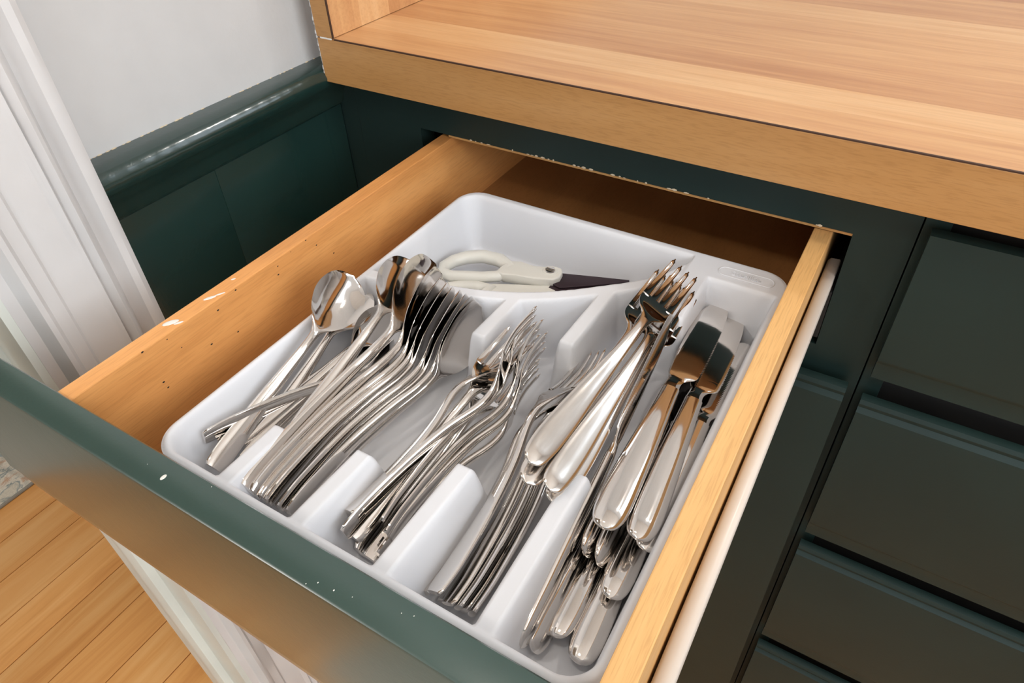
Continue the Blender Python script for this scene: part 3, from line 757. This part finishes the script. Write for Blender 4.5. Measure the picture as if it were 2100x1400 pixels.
# kind, tail end, head end, roll about the long axis (degrees, negative leans left), size factor, label
PLACE = [
    ('teaspoon', (0.1551, -0.3252, -0.119), (0.1932, -0.1681, -0.136), 105, 1.042, 'thin spoon handle pointing out furthest left in the left compartment'),
    ('teaspoon', (0.1613, -0.3202, -0.128), (0.1771, -0.1565, -0.138), 20, 1.056, 'low spoon handle crossing under the broad one in the left compartment'),
    ('teaspoon', (0.1733, -0.3188, -0.138), (0.1661, -0.1741, -0.1319), 60, 0.93, 'spoon buried lowest in the middle of the left compartment'),
    ('teaspoon', (0.1744, -0.3161, -0.138), (0.1425, -0.1705, -0.113), 40, 0.969, 'teaspoon lying directly under the front big-bowled spoon'),
    ('teaspoon', (0.1676, -0.3332, -0.13), (0.1488, -0.1821, -0.098), 48, 0.997, 'front teaspoon with its bowl open towards the camera near the wooden drawer side'),
    ('teaspoon', (0.2001, -0.3, -0.12), (0.1794, -0.1527, -0.094), 42, 0.968, 'teaspoon whose round bowl lies furthest back beside the scissors handle'),
    ('table_spoon', (0.2083, -0.3395, -0.115), (0.1945, -0.1472, -0.094), 64, 1.02, 'first tablespoon of the nested row, nearest the teaspoons, its bowl most open to view'),
    ('table_spoon', (0.2114, -0.3384, -0.119), (0.2037, -0.1529, -0.096), 84, 0.984, 'second tablespoon in the nested row counted from the teaspoons'),
    ('table_spoon', (0.2135, -0.3366, -0.124), (0.21, -0.158, -0.098), 92, 0.95, 'third tablespoon in the nested row counted from the teaspoons'),
    ('table_spoon', (0.2149, -0.3356, -0.127), (0.2152, -0.1602, -0.098), 98, 0.936, 'fourth tablespoon in the nested row counted from the teaspoons'),
    ('table_spoon', (0.2131, -0.3323, -0.135), (0.2181, -0.159, -0.101), 100, 0.93, 'fifth tablespoon in the nested row counted from the teaspoons'),
    ('table_spoon', (0.2225, -0.3348, -0.128), (0.2248, -0.1602, -0.1006), 100, 0.93, 'sixth tablespoon in the nested row, halfway to the fork compartment'),
    ('table_spoon', (0.2197, -0.3314, -0.137), (0.2284, -0.158, -0.1039), 98, 0.93, 'seventh tablespoon in the nested row counted from the teaspoons'),
    ('table_spoon', (0.2273, -0.3333, -0.131), (0.2348, -0.1587, -0.1045), 90, 0.93, 'second to last tablespoon before the fork compartment'),
    ('table_spoon', (0.2248, -0.3306, -0.139), (0.2377, -0.1569, -0.1092), 82, 0.93, 'last tablespoon, touching the divider of the fork compartment'),
    ('salad_fork', (0.2748, -0.3274, -0.146), (0.2711, -0.1731, -0.132), 20, 0.951, 'fork lying flat at the very bottom of the small fork compartment'),
    ('salad_fork', (0.2676, -0.3269, -0.146), (0.2625, -0.1717, -0.134), 60, 0.956, 'lowest left fork handle in the small fork compartment'),
    ('salad_fork', (0.2804, -0.3251, -0.142), (0.293, -0.1752, -0.1234), 95, 0.93, 'rightmost low fork handle against the divider of the small forks'),
    ('salad_fork', (0.2821, -0.3169, -0.136), (0.2904, -0.162, -0.112), 100, 0.963, 'fork on edge with its tines rightmost in the small fork compartment'),
    ('salad_fork', (0.2818, -0.3191, -0.13), (0.2846, -0.1581, -0.106), 104, 0.998, 'fork on edge just left of the rightmost tines'),
    ('salad_fork', (0.2785, -0.3168, -0.124), (0.2785, -0.1567, -0.098), 108, 0.995, 'fork on edge whose tines reach highest in the small fork compartment'),
    ('salad_fork', (0.2646, -0.3264, -0.134), (0.273, -0.1651, -0.114), 30, 0.999, 'fork under the crossing handle with tines sticking up in a row'),
    ('salad_fork', (0.2675, -0.3323, -0.122), (0.2857, -0.1649, -0.094), 90, 1.047, 'fork whose long handle crosses over the other small forks'),
    ('salad_fork', (0.2621, -0.3224, -0.119), (0.2833, -0.1725, -0.1118), -35, 0.93, 'small fork turned over with curved tines and a broad squared handle end'),
    ('table_fork', (0.3147, -0.3306, -0.14), (0.3188, -0.1559, -0.1339), -50, 0.93, 'fork handle furthest left in the table fork compartment'),
    ('table_fork', (0.3217, -0.3277, -0.146), (0.3323, -0.1537, -0.133), -55, 0.93, 'bottom fork handle beside the leftmost one in the table fork compartment'),
    ('table_fork', (0.3225, -0.3321, -0.13), (0.3213, -0.1509, -0.118), -32, 0.966, 'fork with three dark tines reaching toward the large forks'),
    ('table_fork', (0.3292, -0.3312, -0.136), (0.3282, -0.1545, -0.124), -40, 0.942, 'fork directly right of the one with three dark tines'),
    ('table_fork', (0.3356, -0.331, -0.134), (0.3353, -0.1563, -0.1259), -60, 0.93, 'middle fork handle in the table fork compartment'),
    ('table_fork', (0.3354, -0.327, -0.144), (0.3378, -0.1514, -0.134), -62, 0.935, 'low fork handle right of the middle in the table fork compartment'),
    ('table_fork', (0.343, -0.3302, -0.134), (0.3406, -0.1468, -0.13), -64, 0.976, 'fork handle rightmost against the long divider'),
    ('large_fork', (0.3554, -0.2729, -0.107), (0.3525, -0.0795, -0.1081), 20, 0.93, 'large fork lowest of the four on top, its handle end by the divider tip'),
    ('large_fork', (0.3407, -0.2736, -0.1), (0.3411, -0.0801, -0.101), 22, 0.93, 'large fork under the topmost one, its tines peeking out left'),
    ('large_fork', (0.3539, -0.2734, -0.097), (0.3505, -0.08, -0.1022), 28, 0.93, 'large fork with the grey satin handle end resting by the divider tip'),
    ('large_fork', (0.3409, -0.2696, -0.088), (0.3497, -0.0764, -0.0925), 28, 0.93, 'topmost large fork with four bright tines and broad oval handle'),
    ('knife', (0.3955, -0.322, -0.144), (0.3846, -0.1249, -0.146), 4, 0.954, 'knife whose oval handle end lies nearest the drawer front corner'),
    ('knife', (0.3803, -0.3173, -0.142), (0.3746, -0.1249, -0.146), -4, 0.93, 'knife with oval handle end just left of the corner one'),
    ('knife', (0.375, -0.3282, -0.142), (0.3669, -0.1359, -0.1399), 62, 0.93, 'knife on edge under the leaning one along the long divider'),
    ('knife', (0.3966, -0.2902, -0.135), (0.3888, -0.098, -0.1401), 6, 0.93, 'knife with oval handle end above the two lowest ones'),
    ('knife', (0.3765, -0.2777, -0.13), (0.3673, -0.0685, -0.138), 70, 1.012, 'knife on edge with narrow handle end, left of its twin'),
    ('knife', (0.3847, -0.2788, -0.131), (0.3745, -0.0737, -0.138), 70, 0.993, 'knife on edge with narrow handle end, right of its twin'),
    ('knife', (0.4032, -0.2646, -0.124), (0.3952, -0.0728, -0.1381), 10, 0.93, 'knife lowest of the three overlapping round blades on the right'),
    ('knife', (0.399, -0.2663, -0.115), (0.3817, -0.0547, -0.131), 8, 1.028, 'knife under the top one, blade tip just right of it'),
    ('knife', (0.3834, -0.2731, -0.108), (0.3691, -0.0561, -0.125), 4, 1.054, 'top knife with the broad dark blade and orange reflection on its handle'),
    ('knife', (0.3701, -0.3313, -0.138), (0.3624, -0.1298, -0.093), -95, 0.998, 'knife leaning on edge against the long divider, blade tip upright'),
]

ROOT0 = {}
for kind, A, B, roll, scl, lab in PLACE:
    A, B = Vector(A), Vector(B)
    ax = (B - A).normalized()
    up0 = (Vector((0, 0, 1)) - ax * ax.z).normalized()
    right = ax.cross(up0)
    ph = math.radians(roll)
    up = up0 * math.cos(ph) + right * math.sin(ph)
    left = up.cross(ax)
    ax, left, up = ax * scl, left * scl, up * scl
    if kind not in ROOT0:
        r = empty(kind); ROOT0[kind] = r
        for nm, me in PARTS[kind]:
            o = bpy.data.objects.new(nm, me); COL.objects.link(o); o.parent = r
    else:
        src = ROOT0[kind]
        r = src.copy(); COL.objects.link(r)
        for ch in src.children:
            c = ch.copy(); COL.objects.link(c); c.parent = r
    r.matrix_world = Matrix(((ax.x, left.x, up.x, A.x), (ax.y, left.y, up.y, A.y), (ax.z, left.z, up.z, A.z), (0, 0, 0, 1)))
    tag(r, lab, CAT[kind], GROUP[kind])

# ------------------------------------------------------------------ scissors in the rear compartment
sc = empty('scissors', (0.246, -0.085, -0.1465))
tag(sc, 'scissors with old white plastic handles and dark blades in the rear tray compartment', 'scissors')
def flat(pts2, z0, z1, name, mat, parent, holes=None, bev=0.0015):
    """extruded outline with rounded edges; pts2 in world xy"""
    bm = bmesh.new()
    Lx = parent.location
    vs = [bm.verts.new((p[0] - sc.location.x, p[1] - sc.location.y, z0 - sc.location.z)) for p in pts2]
    f = bm.faces.new(vs)
    r = bmesh.ops.extrude_face_region(bm, geom=[f])
    for e in r['geom']:
        if isinstance(e, bmesh.types.BMVert): e.co.z = z1 - sc.location.z
    if bev: bmesh.ops.bevel(bm, geom=[e for e in bm.edges if abs(e.verts[0].co.z - e.verts[1].co.z) < 1e-6], offset=bev, segments=3, profile=0.5, affect='EDGES')
    return link(name, bm, mat, parent, smooth=True, sharp=50)
def tube_loop(path, name, mat, parent, closed=True):
    """path: list of (x, y, z, rx, rz)"""
    bm = bmesh.new(); n = len(path); rs = []
    for i in range(n):
        p = Vector(path[i][:3]); a = Vector(path[(i - 1) % n][:3]) if (closed or i) else p; b = Vector(path[(i + 1) % n][:3]) if (closed or i < n - 1) else p
        t = (b - a).normalized(); s = t.cross(Vector((0, 0, 1))).normalized(); u = s.cross(t)
        rs.append([bm.verts.new(p - sc.location + s * path[i][3] * math.cos(2 * math.pi * k / 12) + u * path[i][4] * math.sin(2 * math.pi * k / 12)) for k in range(12)])
    for i in range(n if closed else n - 1):
        a, b = rs[i], rs[(i + 1) % n]
        for k in range(12): bm.faces.new((a[k], a[(k + 1) % 12], b[(k + 1) % 12], b[k]))
    if not closed:
        bm.faces.new(rs[0][::-1]); bm.faces.new(rs[-1])
    return link(name, bm, mat, parent, smooth=True)
flat([(.2090, -.0700), (.2160, -.0668), (.2275, -.0672), (.2375, -.0640), (.2440, -.0600), (.2490, -.0600), (.2520, -.0640), (.2532, -.0710), (.2500, -.0765), (.2440, -.0790), (.2360, -.0820), (.2220, -.0860), (.2120, -.0890), (.2060, -.0880), (.2050, -.0820), (.2060, -.0760)], -.1425, -.1340, 'shank', M['handle_white'], sc)
tube_loop([(.2110, -.0745, -.1385, .0062, .0050), (.1970, -.0690, -.1385, .0062, .0055), (.1825, -.0712, -.1380, .0058, .0055), (.1710, -.0795, -.1378, .0055, .0055), (.1648, -.0885, -.1378, .0052, .0052), (.1625, -.0985, -.1378, .0050, .0050), (.1660, -.1060, -.1380, .0048, .0048), (.1740, -.1060, -.1385, .0048, .0046), (.1850, -.1000, -.1388, .0046, .0044), (.1960, -.0950, -.1390, .0046, .0044), (.2065, -.0880, -.1390, .0050, .0045)], 'handle_loop', M['handle_white'], sc)
flat([(.2400, -.0800), (.2500, -.0750), (.2560, -.0725), (.2575, -.0770), (.2540, -.0830), (.2400, -.0925), (.2230, -.1020), (.2120, -.1080), (.2040, -.1080), (.2060, -.0960), (.2180, -.0900)], -.1470, -.1405, 'shank', M['handle_white'], sc)
tube_loop([(.2080, -.1010, -.1430, .0058, .0048), (.1960, -.1030, -.1430, .0052, .0048), (.1850, -.1075, -.1435, .0050, .0046), (.1745, -.1150, -.1440, .0048, .0046), (.1700, -.1240, -.1440, .0048, .0046), (.1745, -.1310, -.1440, .0048, .0046), (.1850, -.1310, -.1440, .0048, .0046), (.1960, -.1240, -.1438, .0050, .0046), (.2060, -.1150, -.1435, .0056, .0048)], 'handle_loop', M['handle_white'], sc)
flat([(.2480, -.0610), (.2750, -.0520), (.3000, -.0435), (.3010, -.0455), (.2800, -.0615), (.2567, -.0780), (.2480, -.0760)], -.1400, -.1386, 'blade', M['blade_dark'], sc, bev=0.0003)
flat([(.2480, -.0640), (.2750, -.0545), (.2990, -.0455), (.2995, -.0470), (.2800, -.0640), (.2575, -.0812), (.2480, -.0800)], -.1418, -.1403, 'blade', M['blade_dark'], sc, bev=0.0003)
bm = bmesh.new()
bmesh.ops.create_cone(bm, cap_ends=True, segments=32, radius1=0.0062, radius2=0.0058, depth=0.0008, matrix=Matrix.Translation((.2430 - .246, -.0678 + .085, -.1338 + .1465)))
link('boss', bm, M['handle_white'], sc, smooth=True, sharp=40)
bm = bmesh.new()
bmesh.ops.create_cone(bm, cap_ends=True, segments=32, radius1=0.0043, radius2=0.0038, depth=0.0012, matrix=Matrix.Translation((.2430 - .246, -.0678 + .085, -.1330 + .1465)))
for s_ in (-1, 1):
    box(bm, -.003 - .0036, -.003 + .0036, .0172 + s_ * .0011 - .0005, .0172 + s_ * .0011 + .0005, .0141, .0146)
link('screw', bm, M['steel'], sc, smooth=True, sharp=40)


# ------------------------------------------------------------------ wall lamp above the counter (behind the top of the frame)
wl = empty('wall_lamp', (0.62, 0.6, 0.86))
bm = bmesh.new(); bmesh.ops.create_cone(bm, cap_ends=True, segments=32, radius1=0.05, radius2=0.045, depth=0.012, matrix=Matrix.Translation((0, -0.0065, 0)) @ Matrix.Rotation(math.radians(90), 4, 'X'))
link('wall_plate', bm, M['window_frame'], wl, smooth=True, sharp=40)
bm = bmesh.new(); bmesh.ops.create_cone(bm, cap_ends=True, segments=16, radius1=0.008, radius2=0.008, depth=0.07, matrix=Matrix.Translation((0, -0.045, 0.012)) @ Matrix.Rotation(math.radians(75), 4, 'X'))
link('arm', bm, M['window_frame'], wl, smooth=True, sharp=40)
bm = bmesh.new(); bmesh.ops.create_cone(bm, cap_ends=False, segments=32, radius1=0.058, radius2=0.040, depth=0.07, matrix=Matrix.Translation((0, -0.085, 0.025)) @ Matrix.Rotation(math.radians(-28), 4, 'X'))
bmesh.ops.solidify(bm, geom=bm.faces[:], thickness=0.002)
link('lamp_shade', bm, M['window_frame'], wl, smooth=True, sharp=40)
tag(wl, 'small white wall lamp on the back wall above the counter', 'lamp')
# ------------------------------------------------------------------ ceiling lamps
for k, (x_, y_) in enumerate(LAMPS):
    cl = empty('ceiling_lamp', (x_, y_, CE))
    bm = bmesh.new()
    bmesh.ops.create_cone(bm, cap_ends=True, segments=32, radius1=0.085, radius2=0.080, depth=0.008, matrix=Matrix.Translation((0, 0, -0.004)))
    link('lamp_trim', bm, M['window_frame'], cl, smooth=True, sharp=40)
    tag(cl, 'round recessed ceiling lamp, %s' % ('over the open drawer', 'over the right end of the counter', 'behind the photographer on the left', 'behind the photographer on the right')[k], 'lamp', 'recessed ceiling lamps')

# details belong to the part they sit on
def under(child_name, parent_name, root, which=0):
    ps = [o for o in root.children if o.name.split('.')[0] == parent_name]
    for o in [o for o in root.children if o.name.split('.')[0] == child_name]:
        o.parent = ps[which]
under('paint_spot', 'drawer_front', dr); under('paint_scuff', 'drawer_side', dr); under('dark_crumb', 'drawer_side', dr)
under('lettering', 'tray_body', tray); under('oval_border', 'tray_body', tray)
under('boss', 'shank', sc); under('screw', 'shank', sc)
